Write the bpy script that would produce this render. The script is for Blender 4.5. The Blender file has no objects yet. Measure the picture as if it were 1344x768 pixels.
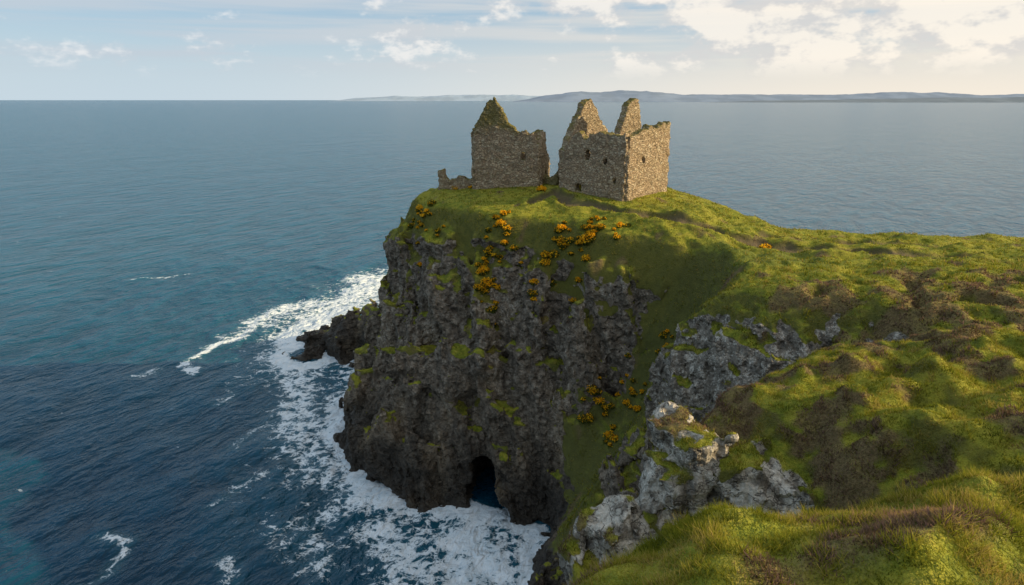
import bpy, math, numpy as np, time
from mathutils import Vector
T0=time.time()
rng=np.random.default_rng(7)
F=np.float32
# ------------------------------------------------------------------ noise
perm=rng.permutation(256).astype(np.int32)
g3=rng.normal(size=(256,3)).astype(F); g3/=np.linalg.norm(g3,axis=1)[:,None]
jit=rng.random((256,3)).astype(F); rv=(rng.random(256)*2-1).astype(F)
def hsh(i,j,k): return perm[(perm[(perm[i&255]+j)&255]+k)&255]
def _perlin(p):
    pi=np.floor(p).astype(np.int32); f=p-pi; w=f*f*f*(f*(f*6-15)+10)
    r=0
    for a in (0,1):
        wa=w[:,0] if a else 1-w[:,0]
        pa_=perm[(pi[:,0]+a)&255]
        for b in (0,1):
            wb=wa*(w[:,1] if b else 1-w[:,1])
            pb_=perm[(pa_+pi[:,1]+b)&255]
            for c in (0,1):
                wc=w[:,2] if c else 1-w[:,2]
                g=g3[perm[(pb_+pi[:,2]+c)&255]]
                r=r+wb*wc*(g[:,0]*(f[:,0]-a)+g[:,1]*(f[:,1]-b)+g[:,2]*(f[:,2]-c))
    return r*F(1.5)
def chunked(fn,p,n=60000):
    p=np.asarray(p,dtype=F)
    if len(p)==0: return np.zeros(0,F)
    return np.concatenate([fn(p[i:i+n]) for i in range(0,len(p),n)])
def perlin(p): return chunked(_perlin,p)
def fbm(p,o=4,gain=.5):
    r=0;a=1.
    p=np.asarray(p,dtype=F)
    for i in range(o):
        r=r+a*perlin(p*F(2.03**i)+F(i*17.3)); a*=gain
    return r
def ridged(p,o=3):
    r=0;a=1.
    p=np.asarray(p,dtype=F)
    for i in range(o):
        r=r+a*(1-2*np.abs(perlin(p*F(2.1**i)+F(i*11.7)))-.5); a*=.5
    return r
def _blocks(p):
    pi=np.floor(p-F(.5)).astype(np.int32)
    best=np.full(len(p),9e9,F); bh=np.zeros(len(p),np.int32); bd=np.zeros_like(p); sec=np.full(len(p),9e9,F)
    for a in (0,1):
        for b in (0,1):
            for c in (0,1):
                q=pi+np.array([a,b,c],np.int32); h=hsh(q[:,0],q[:,1],q[:,2])
                d=p-(q+F(.5)+(jit[h]-F(.5))*F(.8)); dd=(d*d).sum(1)
                m=dd<best
                sec=np.where(m,best,np.minimum(sec,dd))
                best=np.where(m,dd,best); bh=np.where(m,h,bh); bd=np.where(m[:,None],d,bd)
    edge=np.clip((np.sqrt(sec)-np.sqrt(best))/.12,0,1)
    return (rv[bh]*.6+(g3[bh]*bd).sum(1)*1.1-(1-edge)*.35).astype(F)
def blocks(p): return chunked(_blocks,p,60000)
def P3(x,y,z=0.): return np.stack([x,y,np.broadcast_to(np.asarray(z,F),x.shape)],-1).astype(F)
def sst(a,b,x):
    t=np.clip((x-a)/(b-a),0,1); return t*t*(3-2*t)
# ------------------------------------------------------------------ polygons
def sdpoly(x,y,poly):
    poly=np.array(poly,F); n=len(poly)
    d=np.full(x.shape,1e18,F); ins=np.zeros(x.shape,bool)
    for i in range(n):
        a=poly[i]; b=poly[(i+1)%n]; e=b-a
        wx=x-a[0]; wy=y-a[1]
        t=np.clip((wx*e[0]+wy*e[1])/(e@e+1e-9),0,1)
        d=np.minimum(d,(wx-e[0]*t)**2+(wy-e[1]*t)**2)
        if a[1]!=b[1]:
            c=((a[1]>y)!=(b[1]>y))&(x<(b[0]-a[0])*(y-a[1])/(b[1]-a[1])+a[0]); ins^=c
    d=np.sqrt(d)
    return np.where(ins,d,-d)
def sdseg(x,y,a,b):
    ex,ey=b[0]-a[0],b[1]-a[1]; t=np.clip(((x-a[0])*ex+(y-a[1])*ey)/(ex*ex+ey*ey+1e-9),0,1)
    return np.hypot(x-a[0]-ex*t,y-a[1]-ey*t),t
RIM=[(-15,102),(-12,94),(-3,85.5),(4,82.5),(11,78.3),(19,74.6),(24.5,70),(22.5,66.5),(20,63.5),(22.5,59.6),(28.5,57),(33,53),(36,48),(33,44.5),(26,41),(18,37.5),(12,33.2),(8.5,30),(5.5,27.5),(3.8,23),(5,19.5),(5,15),(2,11.5),(-1,9),(-3,5),(-4,-14),(140,-14),(140,86),(61,85),(36,88),(30,93),(24,100),(12,107),(-4,109),(-13,107)]
MID=[(-20,103),(-18,93),(-13,84.5),(-7,80.5),(0,78.5),(6,75.5),(14,71.8),(14.5,67.5),(12,62),(12.5,56.5),(17,50.5),(22,47),(18,42),(9,38.5),(2.5,34),(0,28),(.5,20),(-1,14),(-5,9),(-8,-14),(140,-14),(140,96),(61,95),(38,98),(30,104),(18,113),(0,118),(-14,116),(-20,110)]
WAT=[(-28,104),(-27.5,99),(-23,88),(-19,81),(-12,77.5),(-7,76),(-1,74.5),(3.5,71),(3,64),(1.5,58),(3.5,52),(1,45),(-3,36),(-5,25),(-8,10),(-12,-14),(140,-14),(140,108),(61,107),(40,110),(28,119),(10,128),(-6,134),(-18,139),(-30,141),(-40,145),(-46,140),(-38,130),(-29,125.5),(-26,113)]
ZP=np.array([(0,98,38),(-10,100,37),(-14,101,36.3),(8,96,38.3),(14,90,37.8),(20,93,38),(14,100,38.6),(2,105,38),
(-12,93,36),(-3,85,35.8),(4,82,35.3),(11,77,35),(18,73,34.6),(8,86,37),(16,82,36.6),(22,88,37.2),(28,87,35.4),(35,83,33.8),(61,80.5,33.3),(23,69,34),(28,75,34.3),(24,80,35.6),
(120,82,33),(120,40,33),(20,63,32.8),(22.9,60,33.4),(28.9,57,33.2),(35,62,34),(45,65,34.5),(34,54,33.6),(40,49,33.6),(34,43,32.4),(42,43,33.5),(60,50,34),(31,38.8,35.6),
(28.5,35,37.4),(20.4,36,36.4),(15.6,32.5,36.6),(11.5,30.5,36.2),(21,30.6,37.2),(16,22.3,37),(22,24,38.0),(13,26,36.4),(10.5,24,33.0),(6,22,31.0),(8,28.5,34.6),(5.5,26,31.6),(14,19.2,35.5),(30,28,37.5),(45,32,36),
(7.3,8.8,44.2),(4.7,8.5,44.1),(2,7.8,44),(0,7,43.8),(11,9,44.2),(8,13,39.6),(4,12.5,37.5),(14,14,39.2),(20,15,40),(0,2,45),(6,2,45.4),(12,2,45.4),(20,5,43.5),(40,10,40),(0,-8,46),(60,20,37),(120,0,34),(-2,10.5,37)],float)
def mq(dx,dy): return np.sqrt(dx*dx+dy*dy+2.5**2)
n=len(ZP); A=np.zeros((n+1,n+1)); A[:n,:n]=mq(ZP[:,0][:,None]-ZP[:,0],ZP[:,1][:,None]-ZP[:,1]); A[:n,n]=1;A[n,:n]=1
wz=np.linalg.solve(A,np.append(ZP[:,2],0)).astype(F)
def ztop(x,y):
    r=np.full(x.shape,wz[n],F)
    for i in range(n): r+=wz[i]*mq(x-F(ZP[i,0]),y-F(ZP[i,1]))
    return np.clip(r,29,47)
st=.3
ux=np.arange(-62,126,st); uy=np.arange(-13,153,st)
X,Y=np.meshgrid(ux,uy,indexing='ij'); X=X.astype(F);Y=Y.astype(F)
def f2(sc,z,o): return fbm(P3(X/F(sc),Y/F(sc),z).reshape(-1,3),o).reshape(X.shape)
wx=f2(6,3.3,3)*1.6; wy=f2(6,35.,3)*1.6
near=sst(44,34,Y)
wx*=1-.6*near; wy*=1-.6*near
dR=sdpoly(X+wx,Y+wy,RIM); dM=sdpoly(X+wx,Y+wy,MID); dW=sdpoly(X+wx,Y+wy,WAT)
fr=np.where(dR>0,1.,np.where(dM>0,.5+.5*dM/(dM-dR+1e-6),np.where(dW>0,.5*dW/(dW-dM+1e-6),0)))
zt=ztop(X,Y)
H=np.where(dW>0,fr*zt,dW*1.4)
H=np.maximum(H,-6)
d,t=sdseg(X,Y,(-20,127),(-33,132)); H=np.maximum(H,np.where(d<14,18-10*t-d*1.9,-6))
d,t=sdseg(X,Y,(-33,132),(-44,140)); H=np.maximum(H,np.where(d<10,8-5*t-d*1.5,-6))
d,t=sdseg(X,Y,(-43,131),(-41,128)); H=np.maximum(H,np.where(d<10,2.6-d*1.3,-6))
def blur(a,k):
    for _ in range(k):
        a=.25*np.roll(a,1,0)+.5*a+.25*np.roll(a,-1,0); a=.25*np.roll(a,1,1)+.5*a+.25*np.roll(a,-1,1)
    return a
Hs=blur(H,22); H=blur(H,7); bm=sst(60,66,Y); H=H*(1-bm)+Hs*bm
grassin=sst(-1,1.5,dR)
hum=f2(3.6,9.1,3); hum2=f2(1.3,2.1,2); big=f2(11,5.1,2); pw=f2(4,8.8,2)
tus=np.maximum(0,f2(1.9,12.1,2)-.02)
tus2=np.maximum(0,f2(.95,22.1,2)-.0)
castle=sst(16,9,np.hypot((X-7)*.7,Y-96))
amp=np.where(Y<14,.50,np.where(Y<46,1.15,.6))*(1-.8*castle)
amp=blur(amp,8)
heathreg=sst(38,42,Y)*sst(64,57,Y)*sst(22,28,X)
nr46=sst(46,42,Y)
H+=grassin*(amp*hum+.12*hum2*(1-castle)+1.1*tus*(.4+.6*nr46)*(1-castle)*(1-.45*sst(13,10,Y))+.48*tus2*sst(40,30,Y)+1.6*heathreg*(.5-np.abs(hum)*1.6)+.45*big*(1-castle)*sst(14,20,Y))
path=np.zeros_like(H); bank=np.zeros_like(H)
PATHS=[[(6,93),(7,88),(13,83.5),(19,80),(26,77),(34,74),(45,70.5),(62,67)],[(5.5,92),(3,89.5)],[(26,77),(35,72.5),(50,66)],[(30,79),(40,77),(62,73)]]
for pl in PATHS:
    for a,b in zip(pl[:-1],pl[1:]):
        d,t=sdseg(X+pw*.9,Y+pw*.9,a,b); path=np.maximum(path,sst(1.2,.4,d)); bank=np.maximum(bank,sst(2.4,1.4,d))
H+=(bank-path*2.2)*.42*sst(0,1.5,dR)
gx,gy=np.gradient(H,st); G=np.sqrt(1+gx**2+gy**2)
gul=np.zeros_like(H)
for a,b in [((29,70),(15.5,70)),((15.5,70),(8.5,69.3)),((8.5,69.3),(5,63))]:
    d,t=sdseg(X,Y,a,b); gul=np.maximum(gul,sst(4.8,2.6,d+pw*1.3))
rockm=np.where(Y>44,sst(.2,-2.6,dR),sst(.8,-2.2,dR))*(1-.85*gul)*(1-.8*sst(20,26,X)*sst(80,84,Y))
def bil(A,x,y):
    fx=np.clip((x-ux[0])/st,0,len(ux)-1.001); fy=np.clip((y-uy[0])/st,0,len(uy)-1.001)
    i=fx.astype(int); j=fy.astype(int); a=fx-i; b=fy-j
    return ((A[i,j]*(1-a)+A[i+1,j]*a)*(1-b)+(A[i,j+1]*(1-a)+A[i+1,j+1]*a)*b).astype(F)
# ------------------------------------------------------------------ surface nets
def surfnets(f,xs,ys,zs):
    ins=f<0
    cnt=np.zeros(tuple(s-1 for s in f.shape),np.uint8)
    nx,ny,nz=cnt.shape
    C=[(a,b,c) for a in (0,1) for b in (0,1) for c in (0,1)]
    for a,b,c in C: cnt+=ins[a:nx+a,b:ny+b,c:nz+c]
    act=(cnt>0)&(cnt<8)
    I,J,K=np.nonzero(act)
    idx=np.full(act.shape,-1,np.int32); idx[I,J,K]=np.arange(len(I))
    vals={c:f[I+c[0],J+c[1],K+c[2]] for c in C}
    acc=np.zeros((len(I),3),F); nn=np.zeros(len(I),F)
    for c0 in C:
        for ax in range(3):
            if c0[ax]==0:
                c1=list(c0); c1[ax]=1; c1=tuple(c1)
                v0=vals[c0]; v1=vals[c1]; m=(v0<0)!=(v1<0)
                t=np.where(m,v0/np.where(m,v0-v1,1),0)
                p=[None]*3
                for k,(arr,ii) in enumerate(((xs,I),(ys,J),(zs,K))):
                    lo=arr[ii+c0[k]]; p[k]=lo+(arr[ii+c1[k]]-lo)*t
                acc+=np.stack(p,1)*m[:,None]; nn+=m
    V=acc/nn[:,None]
    Q=[]
    def quads(ax):
        s0=[slice(1,-1)]*3; s1=[slice(1,-1)]*3
        s0[ax]=slice(0,-1); s1[ax]=slice(1,None)
        a=ins[tuple(s0)]; b=ins[tuple(s1)]
        e=np.nonzero(a!=b); fl=a[e]
        off=[1,1,1]; off[ax]=0
        i,j,k=e[0]+off[0],e[1]+off[1],e[2]+off[2]
        u=(ax+1)%3; w=(ax+2)%3
        def cell(du,dw):
            o=[i,j,k]; o[u]=o[u]-du; o[w]=o[w]-dw; return idx[o[0],o[1],o[2]]
        q=np.stack([cell(1,1),cell(0,1),cell(0,0),cell(1,0)],1)
        q[~fl]=q[~fl][:,::-1]
        return q
    for ax in range(3): Q.append(quads(ax))
    return V,np.concatenate(Q)
def dropislands(V,Q,minv=4000):
    lab=np.arange(len(V))
    for _ in range(400):
        l4=lab[Q]; mn=l4.min(1)
        new=lab.copy()
        for k in range(4): np.minimum.at(new,Q[:,k],mn)
        new=new[new]
        new=new[new]
        if (new==lab).all(): break
        lab=new
    cnt=np.bincount(lab,minlength=len(V)); keep=cnt[lab]>=minv
    qk=keep[Q].all(1); Q=Q[qk]; rm=np.cumsum(keep)-1
    return V[keep],rm[Q]
def mkmesh(name,V,Q,k=4,smooth=True):
    me=bpy.data.meshes.new(name)
    me.vertices.add(len(V)); me.vertices.foreach_set('co',np.asarray(V,F).ravel())
    me.loops.add(len(Q)*k); me.loops.foreach_set('vertex_index',np.asarray(Q,np.int32).ravel())
    me.polygons.add(len(Q)); me.polygons.foreach_set('loop_start',np.arange(0,len(Q)*k,k,dtype=np.int32))
    me.polygons.foreach_set('loop_total',np.full(len(Q),k,np.int32))
    if smooth: me.polygons.foreach_set('use_smooth',np.ones(len(Q),bool))
    me.update(calc_edges=True)
    return me
def addobj(name,me,parent=None,mat=None):
    o=bpy.data.objects.new(name,me); bpy.context.scene.collection.objects.link(o)
    if parent: o.parent=parent
    if mat: me.materials.append(mat)
    return o
def subdiv(me,lv=1):
    o=bpy.data.objects.new('tmp',me); bpy.context.scene.collection.objects.link(o)
    m=o.modifiers.new('s','SUBSURF'); m.levels=lv; m.render_levels=lv
    dg=bpy.context.evaluated_depsgraph_get(); m2=bpy.data.meshes.new_from_object(o.evaluated_get(dg))
    bpy.data.objects.remove(o); return m2
def getv(me):
    v=np.empty(len(me.vertices)*3,F); me.vertices.foreach_get('co',v); 
    nn=np.empty(len(me.vertices)*3,F); me.vertices.foreach_get('normal',nn); return v.reshape(-1,3),nn.reshape(-1,3)
def setattr_f(me,name,a):
    at=me.attributes.new(name,'FLOAT','POINT'); at.data.foreach_set('value',np.ascontiguousarray(np.asarray(a,F)))
def segs(l):
    r=[]
    for a,b,s in l: r.append(np.arange(a,b-1e-4,s))
    r.append(np.array([l[-1][1]])); return np.concatenate(r).astype(F)
xs=segs([(-50,-30,.8),(-30,2,.46),(2,28,.30),(28,60,.55),(60,122,2.)])
ys=segs([(-12,2,1.),(2,12,.24),(12,40,.29),(40,62,.40),(62,96,.44),(96,112,.7),(112,150,1.0)])
zs=segs([(-2,48.2,.38)])
gX,gY=np.meshgrid(xs,ys,indexing='ij')
h2=bil(H,gX,gY); G2=bil(G,gX,gY); r2=bil(rockm,gX,gY); t2=bil(blur(zt,4),gX,gY)
f=((zs[None,None,:]-h2[:,:,None])/G2[:,:,None]).astype(F)
band=(np.abs(f)<4.2)&(r2[:,:,None]>.02)&((gY[:,:,None]<125)|(gX[:,:,None]<-15))&(gX[:,:,None]<62)
I,J,K=np.nonzero(band)
p=np.stack([xs[I],ys[J],zs[K]],1); r=r2[I,J]
nearf=sst(45,36,p[:,1])
rot=p.copy(); rot[:,0]=p[:,0]+p[:,2]*F(.22)
D=(2.3*ridged(rot/np.array([8.5,8.5,34],F),2)+.7*perlin(p/F(4.2)+5))*(1-.7*nearf)+blocks((rot+perlin(p/F(3))[:,None]*F(.5))/np.array([4.6,4.6,7.],F))*(1.5-.7*nearf)
D+=.45*blocks(rot/np.array([1.7,1.7,2.5],F)+9.)
D=np.clip(D,-3.6,2.6)
cap=sst(.3,5.,t2[I,J]-p[:,2])          # no spires above the turf edge
D=np.where(D>0,D*cap,D*(.35+.65*cap))
f[I,J,K]-=r*D*sst(-3,3,p[:,2]+3)
del p,D,rot
gx3=xs[:,None,None];gy3=ys[None,:,None];gz3=zs[None,None,:]
i0,i1=np.searchsorted(xs,-14),np.searchsorted(xs,8); j0,j1=np.searchsorted(ys,62),np.searchsorted(ys,95); k1=np.searchsorted(zs,16)
e=np.sqrt(((gx3[i0:i1]+2.6+.22*gz3[:,:,:k1])/(2.5+.7*np.sin(gz3[:,:,:k1]*1.3)))**2+((gy3[:,j0:j1]-77)/9.5)**2+((gz3[:,:,:k1]-.3)/6.2)**2)
f[i0:i1,j0:j1,:k1]=np.maximum(f[i0:i1,j0:j1,:k1],(1-e)*2.6)
def outcrop(c,s,rz,tilt):
    R=max(s)*1.2+1
    a=[np.searchsorted(q,c[k]-R) for k,q in enumerate((xs,ys,zs))]; b=[np.searchsorted(q,c[k]+R) for k,q in enumerate((xs,ys,zs))]
    sx,sy,sz=np.meshgrid(xs[a[0]:b[0]],ys[a[1]:b[1]],zs[a[2]:b[2]],indexing='ij')
    q=np.stack([sx-c[0],sy-c[1],sz-c[2]],-1).reshape(-1,3)
    nz=blocks((q+np.array(c,F))/np.array([1.3,1.3,1.9],F))*.36
    cr,sr=math.cos(rz),math.sin(rz)
    x=q[:,0]*cr+q[:,1]*sr; y=-q[:,0]*sr+q[:,1]*cr; z=q[:,2]
    x,z=x*math.cos(tilt)+z*math.sin(tilt),-x*math.sin(tilt)+z*math.cos(tilt)
    d=np.stack([np.abs(x)-s[0]/2,np.abs(y)-s[1]/2,np.abs(z)-s[2]/2],1)
    dd=np.linalg.norm(np.maximum(d,0),axis=1)+np.minimum(d.max(1),0)-nz-.05
    sl=(slice(a[0],b[0]),slice(a[1],b[1]),slice(a[2],b[2]))
    f[sl]=np.minimum(f[sl],dd.reshape(sx.shape))
OUT=[((8.3,27.4,33.7),(2.2,2.8,4.8),.3,.16),((6.7,27.0,32.2),(1.8,2.6,5.0),.1,-.12),((10.2,26.1,33.3),(2.1,2.4,4.2),-.3,.22),((11.7,25.2,32.9),(1.4,1.8,3.0),.5,-.2),((4.6,25.8,30.9),(2.3,2.4,4.0),.6,.25),((3.4,24.6,29.6),(1.7,2.1,3.8),.2,.2),((9.2,25.0,31.0),(1.5,1.8,3.2),.8,.15),((5.8,24.4,29.4),(1.7,1.9,3.6),.4,-.2),((7.4,25.4,30.6),(1.6,1.8,3.8),-.3,.1),
 ((7.5,29.4,35.2),(1.4,1.4,1.6),.9,.2)]
for o in OUT: outcrop(*o)
V,Q=surfnets(f,xs,ys,zs); del f
V,Q=dropislands(V,Q)
me=subdiv(mkmesh('t',V,Q))
v,nr=getv(me)
dr=bil(dR,v[:,0],v[:,1]); gu=bil(gul,v[:,0],v[:,1])
oc=np.zeros(len(v),F)
for c,s,_,_ in OUT:
    m=(np.abs(v[:,1]-c[1])<6)&(np.abs(v[:,0]-c[0])<6)
    oc[m]=np.maximum(oc[m],sst(1.3,.9,np.sqrt((((v[m]-np.array(c,F))/(np.array(s,F)*.64))**2).sum(1))))
fn=fbm(v/F(2.4),3); fn2=fbm(v/F(.8)+3,2); fl_=fbm(v/np.array([5,5,12],F)+13,3)
spur=sst(13,17,v[:,0])*sst(44,48,v[:,1])*sst(66,62,v[:,1])*sst(0,-1.5,dr)
mainf=sst(62,70,v[:,1])*(1-gu)
gm=sst(.50,.66,nr[:,2]+.26*fn+.12*fn2+.32*fl_+.62*gu-.08*mainf*sst(30,24,v[:,2])+.34*sst(-5.,.5,dr)*sst(46,60,v[:,1])*(1-spur)+.2*sst(-4,.5,dr)+.10*sst(20,34,v[:,2])-.30*sst(12,3,v[:,2])-.10*spur)
gm=np.maximum(gm,sst(.2,1.5,dr)*sst(.25,.4,nr[:,2]+.2*fn))
gm*=sst(1.5,6,v[:,2]+fn*3)
gm*=1-oc*sst(1.0,.8,nr[:,2]+.35*fn)
rk=(1-gm)
m=rk>.02; q=v[m]
near_=sst(46,38,q[:,1])
disp=blocks(q/np.array([.85,.85,.95],F)+4)*(.26-.10*near_)+blocks(q/np.array([.34,.34,.36],F)+14)*(.08-.02*near_)
v2=v.copy(); v2[m]+=nr[m]*(disp*rk[m])[:,None]
m=gm>.3
v2[m,2]+=(fn2[m]*.14*sst(110,60,v[m,1]))
me.vertices.foreach_set('co',v2.ravel()); me.update()
v,nr=getv(me)
nl=len(me.loops); lv=np.empty(nl,np.int32); me.loops.foreach_get('vertex_index',lv)
me.polygons.foreach_set('use_smooth',gm[lv.reshape(-1,4)].mean(1)>.35)
pale=sst(46,40,v[:,1])*1.0+sst(40,46,v[:,1])*(.15+.62*sst(12,17,v[:,0])*sst(70,64,v[:,1])+.35*sst(.05,.45,fl_))
pale=pale*sst(2,26,v[:,2]); pale=np.clip(np.maximum(pale,oc*1.1),0,1)
pa=bil(path,v[:,0],v[:,1])
n1=fbm(P3(v[:,0]/3.0,v[:,1]/3.0,7.),3)
hth=sst(.20,.50,n1+.50*bil(blur(heathreg,14),v[:,0],v[:,1])+.30*sst(1.8,.5,np.abs(dr-.4))*sst(60,45,v[:,1])+.20*sst(14,10,v[:,1])+.30*fn2*sst(50,40,v[:,1])+.35*sst(.85,.6,nr[:,2])*sst(46,40,v[:,1])-.30*sst(60,66,v[:,1]))*gm
setattr_f(me,'grass',gm); setattr_f(me,'pale',pale); setattr_f(me,'path',pa); setattr_f(me,'heather',hth); setattr_f(me,'gully',gu)
setattr_f(me,'na',fl_*.5+.5); setattr_f(me,'nd',fbm(v/np.array([.9,.9,3],F)+3,3)*.5+.5)
setattr_f(me,'oc',oc)
TV,TN,TG,TH=v,nr,gm,hth
# ------------------------------------------------------------------ node helpers
class NB:
    def __init__(s,mat):
        mat.use_nodes=True; s.t=mat.node_tree; s.t.nodes.clear()
    def n(s,ty,ins={},**kw):
        nd=s.t.nodes.new(ty)
        for k,a in kw.items(): setattr(nd,k,a)
        for k,a in ins.items():
            if hasattr(a,'node'): s.t.links.new(a,nd.inputs[k])
            elif a is not None: nd.inputs[k].default_value=a
        return nd
    def math(s,op,a,b=None,c=None,clamp=False):
        nd=s.n('ShaderNodeMath',{0:a} if b is None else ({0:a,1:b} if c is None else {0:a,1:b,2:c}),operation=op); nd.use_clamp=clamp; return nd.outputs[0]
    def mix(s,f,a,b,bt='MIX'):
        nd=s.t.nodes.new('ShaderNodeMix'); nd.data_type='RGBA'; nd.blend_type=bt
        for k,x in ((0,f),(6,a),(7,b)):
            if hasattr(x,'node'): s.t.links.new(x,nd.inputs[k])
            else: nd.inputs[k].default_value=x if k==0 else (*x,1)
        return nd.outputs[2]
    def ss(s,x,a,b,lo=0,hi=1):
        nd=s.n('ShaderNodeMapRange',{0:x,1:a,2:b,3:lo,4:hi},interpolation_type='SMOOTHSTEP'); return nd.outputs[0]
    def noise(s,vec,sc,det=4,rough=.55,dist=0):
        return s.n('ShaderNodeTexNoise',{'Vector':vec,'Scale':sc,'Detail':det,'Roughness':rough,'Distortion':dist}).outputs[0]
    def attr(s,nm): return s.n('ShaderNodeAttribute',attribute_name=nm).outputs['Fac']
    def mapv(s,vec,sc=(1,1,1),rot=(0,0,0)):
        return s.n('ShaderNodeMapping',{0:vec,2:rot,3:sc}).outputs[0]
    def ramp(s,x,stops):
        nd=s.n('ShaderNodeValToRGB',{0:x}); cr=nd.color_ramp
        while len(cr.elements)<len(stops): cr.elements.new(.5)
        for e,(p_,c) in zip(cr.elements,stops): e.position=p_; e.color=(*c,1)
        return nd.outputs[0]
    def out(s,sh): s.n('ShaderNodeOutputMaterial',{0:sh})
# ------------------------------------------------------------------ terrain material
mt=bpy.data.materials.new('cliff_and_turf'); b=NB(mt)
pos=b.n('ShaderNodeNewGeometry'); P=pos.outputs['Position']
sep=b.n('ShaderNodeSeparateXYZ',{0:P}); Zp=sep.outputs[2]
nz_=b.n('ShaderNodeSeparateXYZ',{0:pos.outputs['Normal']}).outputs[2]
gA,pA,paA,hA,guA,nA,nD,oA=[b.attr(k) for k in ('grass','pale','path','heather','gully','na','nd','oc')]
nB=b.noise(P,1.3,6,.66); nC=b.noise(P,7,3,.7)
rock=b.ramp(nB,[(.28,(.062,.048,.034)),(.45,(.145,.113,.080)),(.60,(.25,.198,.143)),(.78,(.38,.31,.23))])
rock=b.mix(b.ss(nD,.45,.75,0,.6),rock,(.070,.055,.040))
rock=b.mix(b.ss(nA,.52,.72,0,.5),rock,(.29,.21,.125))
grey=b.ramp(nB,[(.3,(.12,.103,.08)),(.48,(.30,.265,.215)),(.7,(.50,.445,.365))])
rock=b.mix(b.math('MULTIPLY',pA,.85),rock,grey)
lich=b.math('MULTIPLY',b.ss(b.math('ADD',b.math('MULTIPLY',nB,.6),b.math('MULTIPLY',nC,.4)),.52,.58),pA)
lich=b.math('MAXIMUM',lich,b.math('MULTIPLY',oA,b.ss(nB,.40,.56,0,.8)))
rock=b.mix(lich,rock,b.ramp(nC,[(.3,(.46,.41,.33)),(.7,(.76,.70,.60))]))
crk=b.ss(b.math('ABSOLUTE',b.math('SUBTRACT',b.noise(b.mapv(P,(1,1,1.6)),1.1,3,.6,.3),.5)),0,.022)
rock=b.mix(b.ss(crk,0,1,.7,0),rock,(.045,.036,.028))
wet=b.ss(b.math('ADD',Zp,b.math('MULTIPLY',nA,8)),5,16,.82,0)
rock=b.mix(wet,rock,(.026,.022,.018))
gr=b.ramp(nB,[(.30,(.085,.11,.014)),(.46,(.20,.225,.022)),(.60,(.34,.315,.035)),(.78,(.48,.38,.09))])
gr=b.mix(b.ss(nA,.45,.75,0,.55),gr,(.38,.335,.036))
gr=b.mix(b.ss(nC,.5,.75,0,.5),gr,(.085,.09,.015))
gr=b.mix(b.math('MULTIPLY',guA,.75),gr,b.ramp(nB,[(.3,(.055,.080,.016)),(.7,(.18,.21,.032))]))
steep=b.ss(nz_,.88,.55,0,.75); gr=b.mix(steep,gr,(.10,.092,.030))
hc=b.ramp(nC,[(.3,(.09,.06,.032)),(.5,(.20,.13,.07)),(.7,(.30,.20,.10))])
gr=b.mix(b.math('MULTIPLY',hA,.7),gr,hc)
gr=b.mix(b.math('MULTIPLY',paA,b.ss(nC,.3,.6,.75,1.)),gr,(.15,.11,.065))
gmx=b.ss(b.math('ADD',gA,b.math('MULTIPLY',b.math('SUBTRACT',nC,.5),.7)),.35,.65)
col=b.mix(gmx,rock,gr)
hr=b.math('ADD',b.math('ADD',b.math('MULTIPLY',nB,.55),b.math('MULTIPLY',crk,.12)),b.math('MULTIPLY',nC,.12))
hg=b.math('ADD',b.math('MULTIPLY',nC,.28),b.math('MULTIPLY',nB,.38))
hm_=b.n('ShaderNodeMix',{0:gmx,2:hr,3:hg}).outputs[0]
bp=b.n('ShaderNodeBump',{'Strength':.8,'Distance':.75,'Height':hm_}).outputs[0]
rg=b.math('SUBTRACT',.92,b.math('MULTIPLY',b.math('MULTIPLY',wet,b.math('SUBTRACT',1,gmx)),.45))
bs=b.n('ShaderNodeBsdfPrincipled',{'Base Color':col,'Roughness':rg,'Normal':bp,'Specular IOR Level':.22})
b.out(bs.outputs[0])
terrain=addobj('sea_cliff_headland_terrain',me,mat=mt)
# ------------------------------------------------------------------ scatter
me.calc_loop_triangles()
tri=np.empty(len(me.loop_triangles)*3,np.int32); me.loop_triangles.foreach_get('vertices',tri); tri=tri.reshape(-1,3)
tc=TV[tri].mean(1); ta=np.linalg.norm(np.cross(TV[tri[:,1]]-TV[tri[:,0]],TV[tri[:,2]]-TV[tri[:,0]]),axis=1)/2
tg=TG[tri].mean(1); tnz=TN[tri].mean(1)[:,2]; tpath=pa[tri].mean(1)
def scatter(mask,dens):
    w=ta*mask*dens; tot=w.sum(); N=int(tot)
    c=np.cumsum(w); i=np.searchsorted(c,rng.random(N)*tot); i=np.minimum(i,len(tri)-1)
    a=rng.random((N,1)).astype(F); bb=rng.random((N,1)).astype(F); s=a+bb>1; a=np.where(s,1-a,a); bb=np.where(s,1-bb,bb)
    A_,B_,C_=[TV[tri[i,k]] for k in range(3)]
    return A_+(B_-A_)*a+(C_-A_)*bb, TN[tri[i,0]], TH[tri[i,0]]
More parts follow.
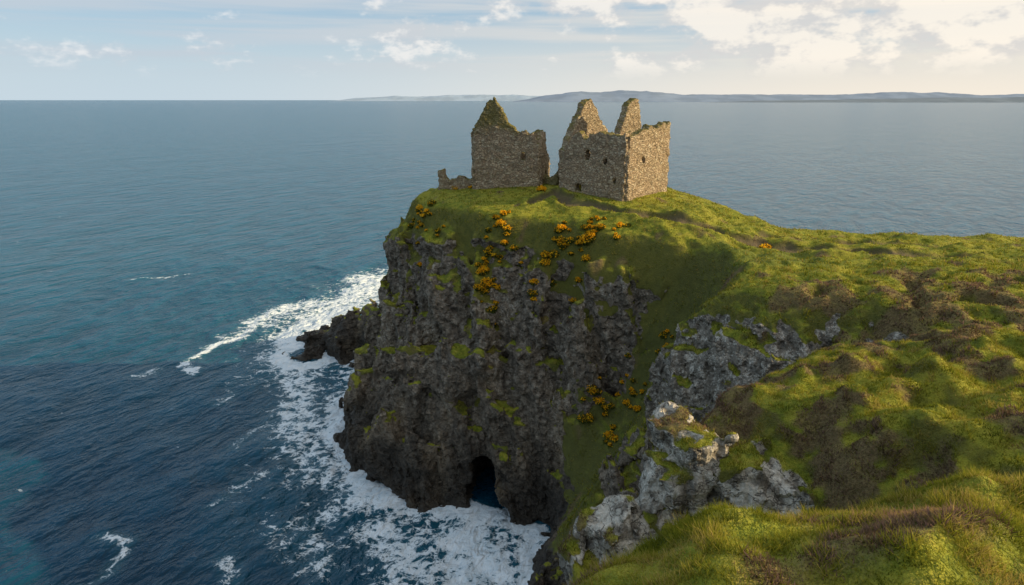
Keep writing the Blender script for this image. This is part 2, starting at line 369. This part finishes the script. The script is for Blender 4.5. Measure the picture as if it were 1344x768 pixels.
def blades(name,pts,nrm,hh,ln,wd,mat,heath_sc=.6,lean=.5,cl=.45):
    N=len(pts); th=rng.random(N)*6.283
    tuft=np.clip(.7+1.3*perlin(pts/F(cl)),.3,2.0)
    L=(ln*(.5+.8*rng.random(N))*tuft).astype(F); W=(wd*(.7+.6*rng.random(N))).astype(F)
    isH=(rng.random(N)<hh*.9)
    L=np.where(isH,L*heath_sc,L); W=np.where(isH,W*1.5,W)
    d=np.stack([np.cos(th),np.sin(th),0*th],1).astype(F)
    le=rng.normal(size=(N,3)).astype(F)*lean; le[:,2]=0
    up=nrm*.6+np.array([-.1,.0,.7],F)+le; up/=np.linalg.norm(up,axis=1)[:,None]
    p0=pts-d*W[:,None]/2-up*.03; p1=pts+d*W[:,None]/2-up*.03; p2=pts+up*L[:,None]
    V=np.stack([p0,p1,p2],1).reshape(-1,3)
    m_=mkmesh(name,V,np.arange(3*N).reshape(-1,3),3,False)
    clump=fbm(P3(pts[:,0]/.9,pts[:,1]/.9,1.),2)*.45
    c=rng.random(N)*.55+clump+.27
    setattr_f(m_,'hue',np.repeat(np.clip(c,0,1),3)); setattr_f(m_,'hth',np.repeat(isH.astype(F),3)); setattr_f(m_,'tip',np.tile(np.array([0,0,1],F),N))
    return addobj(name,m_,mat=mat)
mg=bpy.data.materials.new('grass_blade'); b=NB(mg)
hu,ht,tp=b.attr('hue'),b.attr('hth'),b.attr('tip')
c=b.ramp(hu,[(.0,(.105,.13,.015)),(.35,(.24,.265,.022)),(.65,(.42,.37,.040)),(.9,(.62,.45,.14))])
h=b.ramp(hu,[(.0,(.09,.06,.033)),(.4,(.20,.125,.07)),(.7,(.33,.20,.17)),(1,(.46,.29,.12))])
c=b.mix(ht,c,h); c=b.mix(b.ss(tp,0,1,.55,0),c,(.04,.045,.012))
sh=b.n('ShaderNodeMixShader',{0:.42,1:b.n('ShaderNodeBsdfDiffuse',{0:c}).outputs[0],2:b.n('ShaderNodeBsdfTranslucent',{0:c}).outputs[0]}).outputs[0]
b.out(sh)
gok=(tg>.5)&(tnz>.3)&(tpath<.5)
x_,y_=tc[:,0],tc[:,1]
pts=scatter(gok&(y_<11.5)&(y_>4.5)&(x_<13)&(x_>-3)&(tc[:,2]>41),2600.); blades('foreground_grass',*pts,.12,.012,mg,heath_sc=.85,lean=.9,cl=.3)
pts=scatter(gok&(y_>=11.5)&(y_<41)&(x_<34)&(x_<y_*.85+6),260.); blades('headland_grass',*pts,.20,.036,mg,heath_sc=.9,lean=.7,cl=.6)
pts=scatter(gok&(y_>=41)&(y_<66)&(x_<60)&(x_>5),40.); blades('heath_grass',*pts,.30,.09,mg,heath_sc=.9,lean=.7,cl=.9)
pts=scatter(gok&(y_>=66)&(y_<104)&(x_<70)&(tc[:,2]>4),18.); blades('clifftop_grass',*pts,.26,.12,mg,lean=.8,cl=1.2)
# ------------------------------------------------------------------ gorse
GOR=[(-2,84.6,1.3,8),(-3.2,82.8,1.3,7),(-1.2,86.0,.9,3),(5.9,81.6,1.1,5),(9.6,81.,1.3,7),(8.2,79.6,.9,4),(3.2,79.8,.7,1),(-11.6,93,1.4,4),(-13.2,96.5,1.0,2),(12.6,72.6,1.3,4),(9.4,72.8,1.2,5),(11.4,69.6,.8,2),(28.9,74.5,1.,2),(-9,89.6,.9,1),(4.0,93.,.8,1),(-6.5,102,1.6,3),(0.5,83.,.8,1),(13,78.6,.9,2),(14,70.5,.9,2),(4,80.8,.6,2),(17,71,.8,2)]
gp=[];gc=[]
for (gx_,gy_,rad,k) in GOR:
    cand=np.nonzero((np.hypot(tc[:,0]-gx_,tc[:,1]-gy_)<rad*1.3)&(tnz>.25))[0]
    if len(cand)==0: continue
    for _ in range(k*3):
        ii=cand[int(rng.random()*len(cand))]
        R=.22+.45*rng.random()**1.5; N=int(260*R/.5); br=rng.random()
        d=rng.normal(size=(N,3)); d/=np.linalg.norm(d,axis=1)[:,None]; rr=R*(.45+.6*rng.random((N,1)))
        q=tc[ii]+d*rr*np.array([1.15,1.15,.8])+np.array([0,0,R*.35])
        gp.append(q); fl=(rng.random(N)<(.9*sst(-.7,.2,d[:,2])*np.clip(.35+br,0,1))).astype(float); gc.append(fl)
gp=np.concatenate(gp).astype(F); gc=np.concatenate(gc)
N=len(gp); o1=rng.normal(size=(N,3)).astype(F); o1/=np.linalg.norm(o1,axis=1)[:,None]; o2=np.cross(o1,rng.normal(size=(N,3))).astype(F); o2/=np.linalg.norm(o2,axis=1)[:,None]
S=(.07+.06*rng.random((N,1))).astype(F)
Vg=np.stack([gp-o1*S,gp+o2*S,gp+o1*S,gp-o2*S*.6],1).reshape(-1,3)
mgo=mkmesh('gorse',Vg,np.arange(4*N).reshape(-1,4),4,False); setattr_f(mgo,'fl',np.repeat(gc,4)); setattr_f(mgo,'rn',np.repeat(rng.random(N),4))
mm=bpy.data.materials.new('gorse_leaf_flower'); b=NB(mm)
c=b.mix(b.attr('fl'),b.ramp(b.attr('rn'),[(0,(.04,.06,.014)),(1,(.10,.13,.03))]),b.ramp(b.attr('rn'),[(0,(.85,.38,.012)),(1,(.95,.60,.03))]))
b.out(b.n('ShaderNodeMixShader',{0:.4,1:b.n('ShaderNodeBsdfDiffuse',{0:c}).outputs[0],2:b.n('ShaderNodeBsdfTranslucent',{0:c}).outputs[0]}).outputs[0])
addobj('gorse_bushes',mgo,mat=mm)
# ------------------------------------------------------------------ castle
ms=bpy.data.materials.new('rubble_masonry'); b=NB(ms)
pos=b.n('ShaderNodeNewGeometry'); P=pos.outputs['Position']; nz_=b.n('ShaderNodeSeparateXYZ',{0:pos.outputs['Normal']}).outputs[2]
Pm=b.n('ShaderNodeVectorMath',{0:b.mapv(P,(1,1,1.55)),1:b.n('ShaderNodeTexNoise',{'Vector':P,'Scale':1.2}).outputs[1]},operation='ADD').outputs[0]
ve=b.n('ShaderNodeTexVoronoi',{'Vector':Pm,'Scale':2.5},feature='DISTANCE_TO_EDGE').outputs[0]
vc=b.n('ShaderNodeTexVoronoi',{'Vector':Pm,'Scale':2.5}).outputs['Color']
vr=b.n('ShaderNodeSeparateColor',{0:vc}).outputs[0]
nB=b.noise(P,.5,4,.6); nC=b.noise(P,9,4,.7)
st_=b.ramp(vr,[(0,(.32,.215,.13)),(.35,(.48,.345,.215)),(.7,(.60,.45,.29)),(1,(.68,.57,.40))])
st_=b.mix(.35,st_,b.ramp(nC,[(.3,(.24,.175,.115)),(.7,(.64,.505,.345))]))
st_=b.mix(b.ss(ve,0,.10,.6,0),st_,(.19,.14,.09))
st_=b.mix(b.ss(nB,.5,.68,0,.4),st_,(.32,.26,.185))
st_=b.mix(b.ss(nC,.6,.7,0,.4),st_,(.66,.58,.45))
moss=b.math('ADD',b.ss(nz_,.3,.7,0,.8),b.attr('moss'),clamp=True)
moss=b.math('MULTIPLY',moss,b.ss(b.math('ADD',nC,b.math('MULTIPLY',nB,.3)),.50,.64,.1,1))
st_=b.mix(moss,st_,b.ramp(nC,[(.3,(.10,.095,.02)),(.7,(.27,.23,.055))]))
hh=b.math('ADD',b.math('MULTIPLY',b.ss(ve,0,.16),.16),b.math('ADD',b.math('MULTIPLY',nC,.12),b.math('MULTIPLY',vr,.1)))
bp=b.n('ShaderNodeBump',{'Strength':1.,'Distance':.8,'Height':hh}).outputs[0]
b.out(b.n('ShaderNodeBsdfPrincipled',{'Base Color':st_,'Roughness':.95,'Normal':bp,'Specular IOR Level':.15}).outputs[0])
ruin=bpy.data.objects.new('castle_ruin',None); bpy.context.scene.collection.objects.link(ruin)
def buildruin(name,lo,hi,walls,mossfn,step=.155):
    ax=[np.arange(lo[k],hi[k],step).astype(F) for k in range(3)]
    SX,SY,SZ=np.meshgrid(*ax,indexing='ij'); q=np.stack([SX,SY,SZ],-1).reshape(-1,3)
    D=np.full(len(q),9.,F)
    for (a,c,th,prof,zb,holes) in walls:
        L=math.hypot(c[0]-a[0],c[1]-a[1]); ex,ey=(c[0]-a[0])/L,(c[1]-a[1])/L
        u=(q[:,0]-a[0])*ex+(q[:,1]-a[1])*ey; w=-(q[:,0]-a[0])*ey+(q[:,1]-a[1])*ex
        s=(np.abs(w)<1.4)&(u>-1.6)&(u<L+1.6); qq=q[s]; u=u[s]; w=w[s]
        pu,pz=zip(*prof)
        rag=perlin(P3(u/.9,u*0+a[0],w*0+c[1]))*.26+perlin(P3(np.floor(u/.45)*.77,u*0+a[1]*3.1,0*w))*.40
        top=np.interp(u/L,pu,pz)+rag+.12
        sl=1/np.sqrt(1+np.minimum(np.abs(np.interp(u/L+.02,pu,pz)-np.interp(u/L-.02,pu,pz))/(.04*L),3)**2)
        pe=perlin(qq/F(.7)+7)*.3
        d=np.maximum.reduce([np.abs(w)-th/2,-u-.2+pe,u-L-.2-pe,(qq[:,2]-top)*sl,zb-qq[:,2]])
        for (u0,z0,hw,hh_) in holes:
            du=np.abs(u-u0)-hw; dz_=np.where(qq[:,2]>z0,np.hypot(np.abs(u-u0),np.maximum(qq[:,2]-(z0+hh_-hw),0))-hw,0)
            hole=np.maximum.reduce([du,z0-qq[:,2],dz_])
            d=np.maximum(d,-hole)
        D[s]=np.minimum(D[s],d)
    s=np.abs(D)<.9
    D[s]+=perlin(q[s]/F(1.1))*.13+perlin(q[s]/F(.45))*.09
    V,Qd=surfnets(D.reshape(SX.shape),*ax); m_=mkmesh(name,V,Qd)
    v_,nn=getv(m_); v_=v_+nn*(blocks(v_/np.array([.5,.5,.32],F))*.07)[:,None]
    m_.vertices.foreach_set('co',v_.ravel()); m_.update()
    setattr_f(m_,'moss',mossfn(v_)); return addobj(name,m_,ruin,ms)
A1=(-5.2,99.2);B1=(3.7,97.6);C1=(5.1,103.6);D1=(-4.1,105.4)
buildruin('west_block_walls',(-7,95.5,35.8),(8,107.5,51.),[
 (A1,B1,1.1,[(0,46.2),(.03,46.6),(.25,50.1),(.31,50.1),(.60,45.9),(.68,45.5),(.8,45.7),(.86,45.1),(.93,45.3),(1,43.8)],35.8,[(7.0,41.8,.28,1.1)]),
 (B1,C1,1.1,[(0,44.4),(.12,45.6),(.45,45.2),(.6,42.5),(1,41.5)],35.8,[(3.4,37.4,.7,2.6)]),
 (D1,C1,1.1,[(0,45.2),(.3,44.6),(.6,42.4),(1,42)],35.8,[(4,39,.6,2)]),
 (A1,D1,1.1,[(0,45.9),(.5,44.6),(1,45.2)],35.8,[])],
 lambda v:sst(45.2,46.6,v[:,2]+perlin(v/1.2)*1.)*.8)
A2=(6.9,94.8);C2=(14.4,87.5);D2=(20.7,94);B2=(13.2,101.3)
def lerp(a,c,t): return (a[0]+(c[0]-a[0])*t,a[1]+(c[1]-a[1])*t)
X1=lerp(A2,C2,.60); X2=lerp(B2,D2,.60)
buildruin('east_block_walls',(4.5,85.5,35.5),(23,103.5,51.),[
 (A2,C2,1.15,[(0,42.0),(.08,42.8),(.16,44.7),(.3,46.0),(.42,44.9),(.5,45.6),(.7,45.8),(.8,45.4),(1,45.7)],35.5,[(4.7,42.3,.38,1.3),(3.2,38.2,.5,.9),(7.6,41.8,.28,.9),(9.2,39.6,.22,.7)]),
 (C2,D2,1.15,[(0,45.6),(.3,45.9),(.5,46.5),(.65,46.2),(.8,46.8),(1,46.9)],35.5,[(3.1,42.0,.24,.9)]),
 (A2,B2,1.1,[(0,43.4),(.06,44.6),(.50,50.0),(.58,50.1),(.62,49.7),(.8,47.6),(1,45.9)],35.5,[]),
 (X1,X2,1.1,[(0,45),(.36,45),(.46,46.6),(.62,49.7),(.80,50.0),(.90,49.2),(.94,45.6),(1,45)],35.5,[]),
 (B2,D2,1.1,[(0,45),(.3,44),(.6,45),(1,46.6)],35.5,[(4,41,.5,1.4)])],
 lambda v:sst(44.9,46.4,v[:,2]+perlin(v/1.)*1.2)*.15)
buildruin('outer_wall_stub',(-12,99,35.5),(-5,104,41),[
 ((-10.6,102.2),(-5.6,100.6),.9,[(0,39.9),(.12,40.1),(.18,38.6),(.5,38.6),(.62,39.1),(1,38.5)],35.5,[])],lambda v:v[:,0]*0+.1)
buildruin('fallen_masonry',(3.5,92.5,36.5),(8,100.5,41.5),[
 ((4.6,99.4),(6.6,97.6),1.4,[(0,39.6),(.5,39.0),(1,40.0)],36.5,[])],lambda v:v[:,0]*0+.7)
# ------------------------------------------------------------------ sea
def grow(a,b_,s,lim,up=True):
    r=[a]; 
    while abs(r[-1])<lim: s*=1.22; r.append(r[-1]+(s if up else -s))
    return r[1:]
cx=np.arange(-130,45,.7); cy=np.arange(34,235,.7)
sx=np.array(grow(-130,0,.7,42000,False)[::-1]+list(cx)+grow(45,0,.7,42000)); sy=np.array(grow(34,0,.7,20000,False)[::-1]+list(cy)+grow(235,0,.7,42000))
SX,SY=np.meshgrid(sx,sy,indexing='ij'); fx=SX.ravel().astype(F); fy=SY.ravel().astype(F)
fade=sst(-130,-100,fx)*sst(45,30,fx)*sst(34,45,fy)*sst(235,190,fy)
ca,sa=math.cos(.5),math.sin(.5); a_=fx*ca+fy*sa; b_=-fx*sa+fy*ca
wz_=np.zeros_like(fx); M_=fade>0
wz_[M_]=(perlin(P3(a_[M_]/9,b_[M_]/22,0.))*.45+perlin(P3(a_[M_]/3.4,b_[M_]/6,4.))*.26)*fade[M_]
MM=np.hypot(fx+30,fy-110)<260
dw=np.full_like(fx,999.); dwi=np.zeros_like(fx)
q=-sdpoly(fx[MM],fy[MM],WAT)
for a,c in [((-20,127),(-44,140)),((-43,131),(-41,128))]:
    d,t=sdseg(fx[MM],fy[MM],a,c); q=np.minimum(q,d-4)
dwi[MM]=np.maximum(-q,0); dw[MM]=np.maximum(q,0)
nn=np.zeros_like(fx); nn[MM]=fbm(P3(fx[MM]/13,fy[MM]/13,6.),3)
foam=1.1*np.exp(-(dw/(3.2+1.8*nn))**2)
foam=np.maximum(foam,.64*np.exp(-(dw/(6.5+5*nn))**2))
foam=np.maximum(foam,.34*np.exp(-(dw/(15+12*nn))**2))
foam*=sst(110,20,np.abs(fy-95)*1.0)*sst(20,-2,fx)
for (a,c,w_,s_) in [((-26,84),(-36,100),6,.56),((-34,97),(-40,120),6,.62),((-20,76),(-24,68),4,.5),((-14,70),(-10,62),6,.66),((-5,70),(-4,62),6,.85),
   ((-63,123),(-64,135),1.4,.75),((-64,135),(-60,152),2.0,.75),((-60,152),(-46,172),5,.72),((-46,150),(-38,190),11,.76),((-48,142),(-44,160),8,.85),((-38,190),(-30,225),8,.55),((-30,150),(-28,185),9,.6),
   ((-50,72),(-46,70),1.3,.60),((-46,70),(-45,64),1.0,.58),((-45,64),(-50,60),.9,.52),((-38,60),(-34,58),1.3,.48),((-70,118),(-66,121),1.3,.5),((-110,190),(-95,196),2,.45),((-38,76),(-32,84),1.4,.5),((-42,92),(-40,101),1.3,.48),((-30,64),(-27,58),1.4,.5),((-52,108),(-50,118),1.2,.45)]:
    d,t=sdseg(fx+nn*4,fy-nn*4,a,c); foam=np.maximum(foam,s_*np.exp(-(d/w_)**2))
foam*=sst(2.6,.6,dwi)
foam[~MM]=0
wz_+=np.where(M_,.35*foam*perlin(P3(fx/2,fy/2,3.)),0)
nx_,ny_=len(sx),len(sy); id_=np.arange(nx_*ny_).reshape(nx_,ny_)
Qs=np.stack([id_[:-1,:-1],id_[1:,:-1],id_[1:,1:],id_[:-1,1:]],-1).reshape(-1,4)
msea=mkmesh('sea',np.stack([fx,fy,wz_],1),Qs)
setattr_f(msea,'foam',foam); setattr_f(msea,'shal',np.exp(-dw/28.)*MM)
mw=bpy.data.materials.new('sea_water'); b=NB(mw)
P=b.n('ShaderNodeNewGeometry').outputs['Position']
Pr=b.mapv(P,(1,1.,1),(0,0,.5))
w1=b.noise(b.mapv(Pr,(.030,.012,1)),1,1,.5); w2=b.noise(b.mapv(Pr,(.16,.07,1)),1,3,.6,.3); w3=b.noise(b.mapv(Pr,(.8,.42,1)),1,3,.65,.4); w4=b.noise(P,.0045,2,.6)
fo=b.attr('foam'); sl=b.attr('shal')
hgt=b.math('ADD',b.math('ADD',b.math('MULTIPLY',w1,2.4),b.math('MULTIPLY',w2,2.3)),b.math('MULTIPLY',w3,.75))
Pw=b.n('ShaderNodeVectorMath',{0:P,1:b.n('ShaderNodeVectorMath',{0:b.n('ShaderNodeTexNoise',{'Vector':P,'Scale':.35,'Detail':3.}).outputs[1],3:4.},operation='SCALE').outputs[0]},operation='ADD').outputs[0]
v1=b.n('ShaderNodeTexVoronoi',{'Vector':Pw,'Scale':.62},feature='DISTANCE_TO_EDGE').outputs[0]
v2=b.n('ShaderNodeTexVoronoi',{'Vector':Pw,'Scale':1.9},feature='DISTANCE_TO_EDGE').outputs[0]
fnz=b.noise(P,.5,5,.7,.5)
lace=b.math('SUBTRACT',1,b.math('ADD',b.math('MULTIPLY',b.ss(v1,0,.35),.6),b.math('MULTIPLY',b.ss(v2,0,.3),.4)))
val=b.math('ADD',b.math('ADD',b.math('MULTIPLY',fo,1.05),b.math('MULTIPLY',lace,.42)),b.math('MULTIPLY',b.math('SUBTRACT',fnz,.5),1.7))
fm=b.math('MULTIPLY',b.ss(val,.70,1.0),b.ss(fo,.04,.25))
caps=b.math('MULTIPLY',b.ss(b.noise(b.mapv(Pr,(.14,.35,1)),1,4,.7),.70,.75),.5)
fm=b.math('MAXIMUM',fm,caps)
Yp=b.n('ShaderNodeSeparateXYZ',{0:P}).outputs[1]
far_mix=b.ss(Yp,50,210)   # water colour turns paler and greener further out
base=b.mix(far_mix,(.003,.028,.062),(.005,.070,.118))
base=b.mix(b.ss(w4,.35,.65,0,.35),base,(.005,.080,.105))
base=b.mix(b.ss(w2,.36,.66,0,.8),base,b.mix(far_mix,(.005,.060,.115),(.008,.115,.185)))
base=b.mix(b.math('MULTIPLY',sl,.25),base,(.006,.070,.10))
base=b.mix(b.math('MULTIPLY',fo,.35),base,(.06,.24,.27))
bp=b.n('ShaderNodeBump',{'Strength':1.,'Distance':1.,'Height':hgt}).outputs[0]
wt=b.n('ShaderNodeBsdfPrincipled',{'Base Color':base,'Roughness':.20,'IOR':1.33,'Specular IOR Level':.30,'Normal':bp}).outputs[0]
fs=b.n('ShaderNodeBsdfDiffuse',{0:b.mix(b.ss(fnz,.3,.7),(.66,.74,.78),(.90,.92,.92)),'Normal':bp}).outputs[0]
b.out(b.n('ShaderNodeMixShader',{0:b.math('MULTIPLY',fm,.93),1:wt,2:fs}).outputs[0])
addobj('sea',msea,mat=mw)
# ------------------------------------------------------------------ distant land
def hills(name,prof,yd,depth,colr,seed):
    pxs,hs=zip(*prof); N=260
    x=np.linspace(pxs[0],pxs[-1],N); rows=[]
    hh=np.interp(x,pxs,hs)
    for k in range(14):
        t=k/13; y=yd+depth*t
        s=math.sin(math.pi*min(t*1.0,1))**.8 if 0<t<1 else 0
        nz=fbm(P3(x/900.,x*0+y/900.,seed),4)*.22+fbm(P3(x/260.,x*0+y/260.,seed),2)*.05
        rows.append(np.stack([x,x*0+y,hh*s*(1+nz)-2],1))
    V=np.concatenate(rows); id_=np.arange(14*N).reshape(14,N)
    Q_=np.stack([id_[:-1,:-1],id_[:-1,1:],id_[1:,1:],id_[1:,:-1]],-1).reshape(-1,4)
    m=bpy.data.materials.new(name+'_hazed'); b=NB(m); P=b.n('ShaderNodeNewGeometry').outputs['Position']
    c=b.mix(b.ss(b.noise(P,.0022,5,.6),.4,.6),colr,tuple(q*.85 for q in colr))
    b.out(b.n('ShaderNodeBsdfDiffuse',{0:c}).outputs[0])
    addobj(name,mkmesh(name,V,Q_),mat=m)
def hp(l,yd): return [((p-672)/896*yd*1.02,h*yd/896*.98) for p,h in l]
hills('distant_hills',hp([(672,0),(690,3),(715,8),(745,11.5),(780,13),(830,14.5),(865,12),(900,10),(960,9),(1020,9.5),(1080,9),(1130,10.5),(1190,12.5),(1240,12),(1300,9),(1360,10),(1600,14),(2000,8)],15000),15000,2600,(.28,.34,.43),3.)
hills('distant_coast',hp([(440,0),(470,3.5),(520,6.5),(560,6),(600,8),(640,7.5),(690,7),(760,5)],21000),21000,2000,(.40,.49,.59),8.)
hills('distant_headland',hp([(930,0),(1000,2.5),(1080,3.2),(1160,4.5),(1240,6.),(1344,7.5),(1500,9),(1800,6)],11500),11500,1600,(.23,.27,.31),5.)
# ------------------------------------------------------------------ light
EL,AZ=math.radians(21),math.radians(99)
sd=Vector((math.cos(EL)*math.sin(AZ),math.cos(EL)*math.cos(AZ),math.sin(EL)))
L=bpy.data.lights.new('sun','SUN'); L.energy=5.; L.angle=math.radians(.6); L.color=(1,.80,.48)
lo=bpy.data.objects.new('sun',L); bpy.context.scene.collection.objects.link(lo); lo.rotation_euler=sd.to_track_quat('Z','Y').to_euler()
w=bpy.data.worlds.new('World'); bpy.context.scene.world=w; b=NB(w)
sky=b.n('ShaderNodeTexSky',sky_type='NISHITA'); sky.sun_disc=False; sky.sun_elevation=EL; sky.sun_rotation=AZ; sky.air_density=1.; sky.dust_density=.6; sky.ozone_density=1.5
tc_=b.n('ShaderNodeTexCoord').outputs['Generated']
sp=b.n('ShaderNodeSeparateXYZ',{0:tc_}); ez=sp.outputs[2]; exx=sp.outputs[0]
cn=b.noise(b.mapv(tc_,(4.2,4.2,11)),1,5,.62,.1)
cn2=b.noise(b.mapv(tc_,(17,17,30)),1,4,.62)
st2=b.noise(b.mapv(tc_,(1.6,1.6,34)),1,4,.55,.2)
side=b.ss(exx,-.35,.35,-.04,.06)
cs=b.math('ADD',b.math('ADD',cn,b.math('MULTIPLY',b.math('SUBTRACT',cn2,.5),.40)),side)
cum=b.math('MULTIPLY',b.ss(cs,.48,.60),b.ss(ez,.02,.055))
strk=b.math('MULTIPLY',b.ss(st2,.44,.64,0,.8),b.ss(ez,.02,.06))
warm=b.ss(exx,-.5,.6)
cc=b.mix(b.ss(b.math('ADD',cs,b.math('MULTIPLY',b.math('SUBTRACT',cn2,.5),1.3)),.46,.72),b.mix(warm,(4.7,5.2,5.7),(5.9,5.7,5.5)),b.mix(warm,(6.9,7.0,7.1),(8.4,7.7,6.7)))
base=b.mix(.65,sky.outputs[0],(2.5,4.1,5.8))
hz=b.mix(warm,(4.8,5.7,6.3),(7.9,7.1,6.0))
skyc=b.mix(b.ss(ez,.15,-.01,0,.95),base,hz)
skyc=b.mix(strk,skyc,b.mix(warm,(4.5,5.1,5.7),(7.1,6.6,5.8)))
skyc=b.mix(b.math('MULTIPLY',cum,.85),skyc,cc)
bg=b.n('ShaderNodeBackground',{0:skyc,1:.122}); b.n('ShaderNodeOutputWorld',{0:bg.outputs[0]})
# ------------------------------------------------------------------ camera
cam=bpy.data.cameras.new('camera'); cam.lens=24; cam.sensor_width=36; cam.clip_end=90000; cam.clip_start=.1
co=bpy.data.objects.new('camera',cam); bpy.context.scene.collection.objects.link(co)
co.location=(0,0,50); co.rotation_euler=(math.radians(90-15.8),0,0)
sc=bpy.context.scene; sc.camera=co
sc.view_settings.view_transform='Standard'; sc.view_settings.look='None'; sc.view_settings.exposure=0
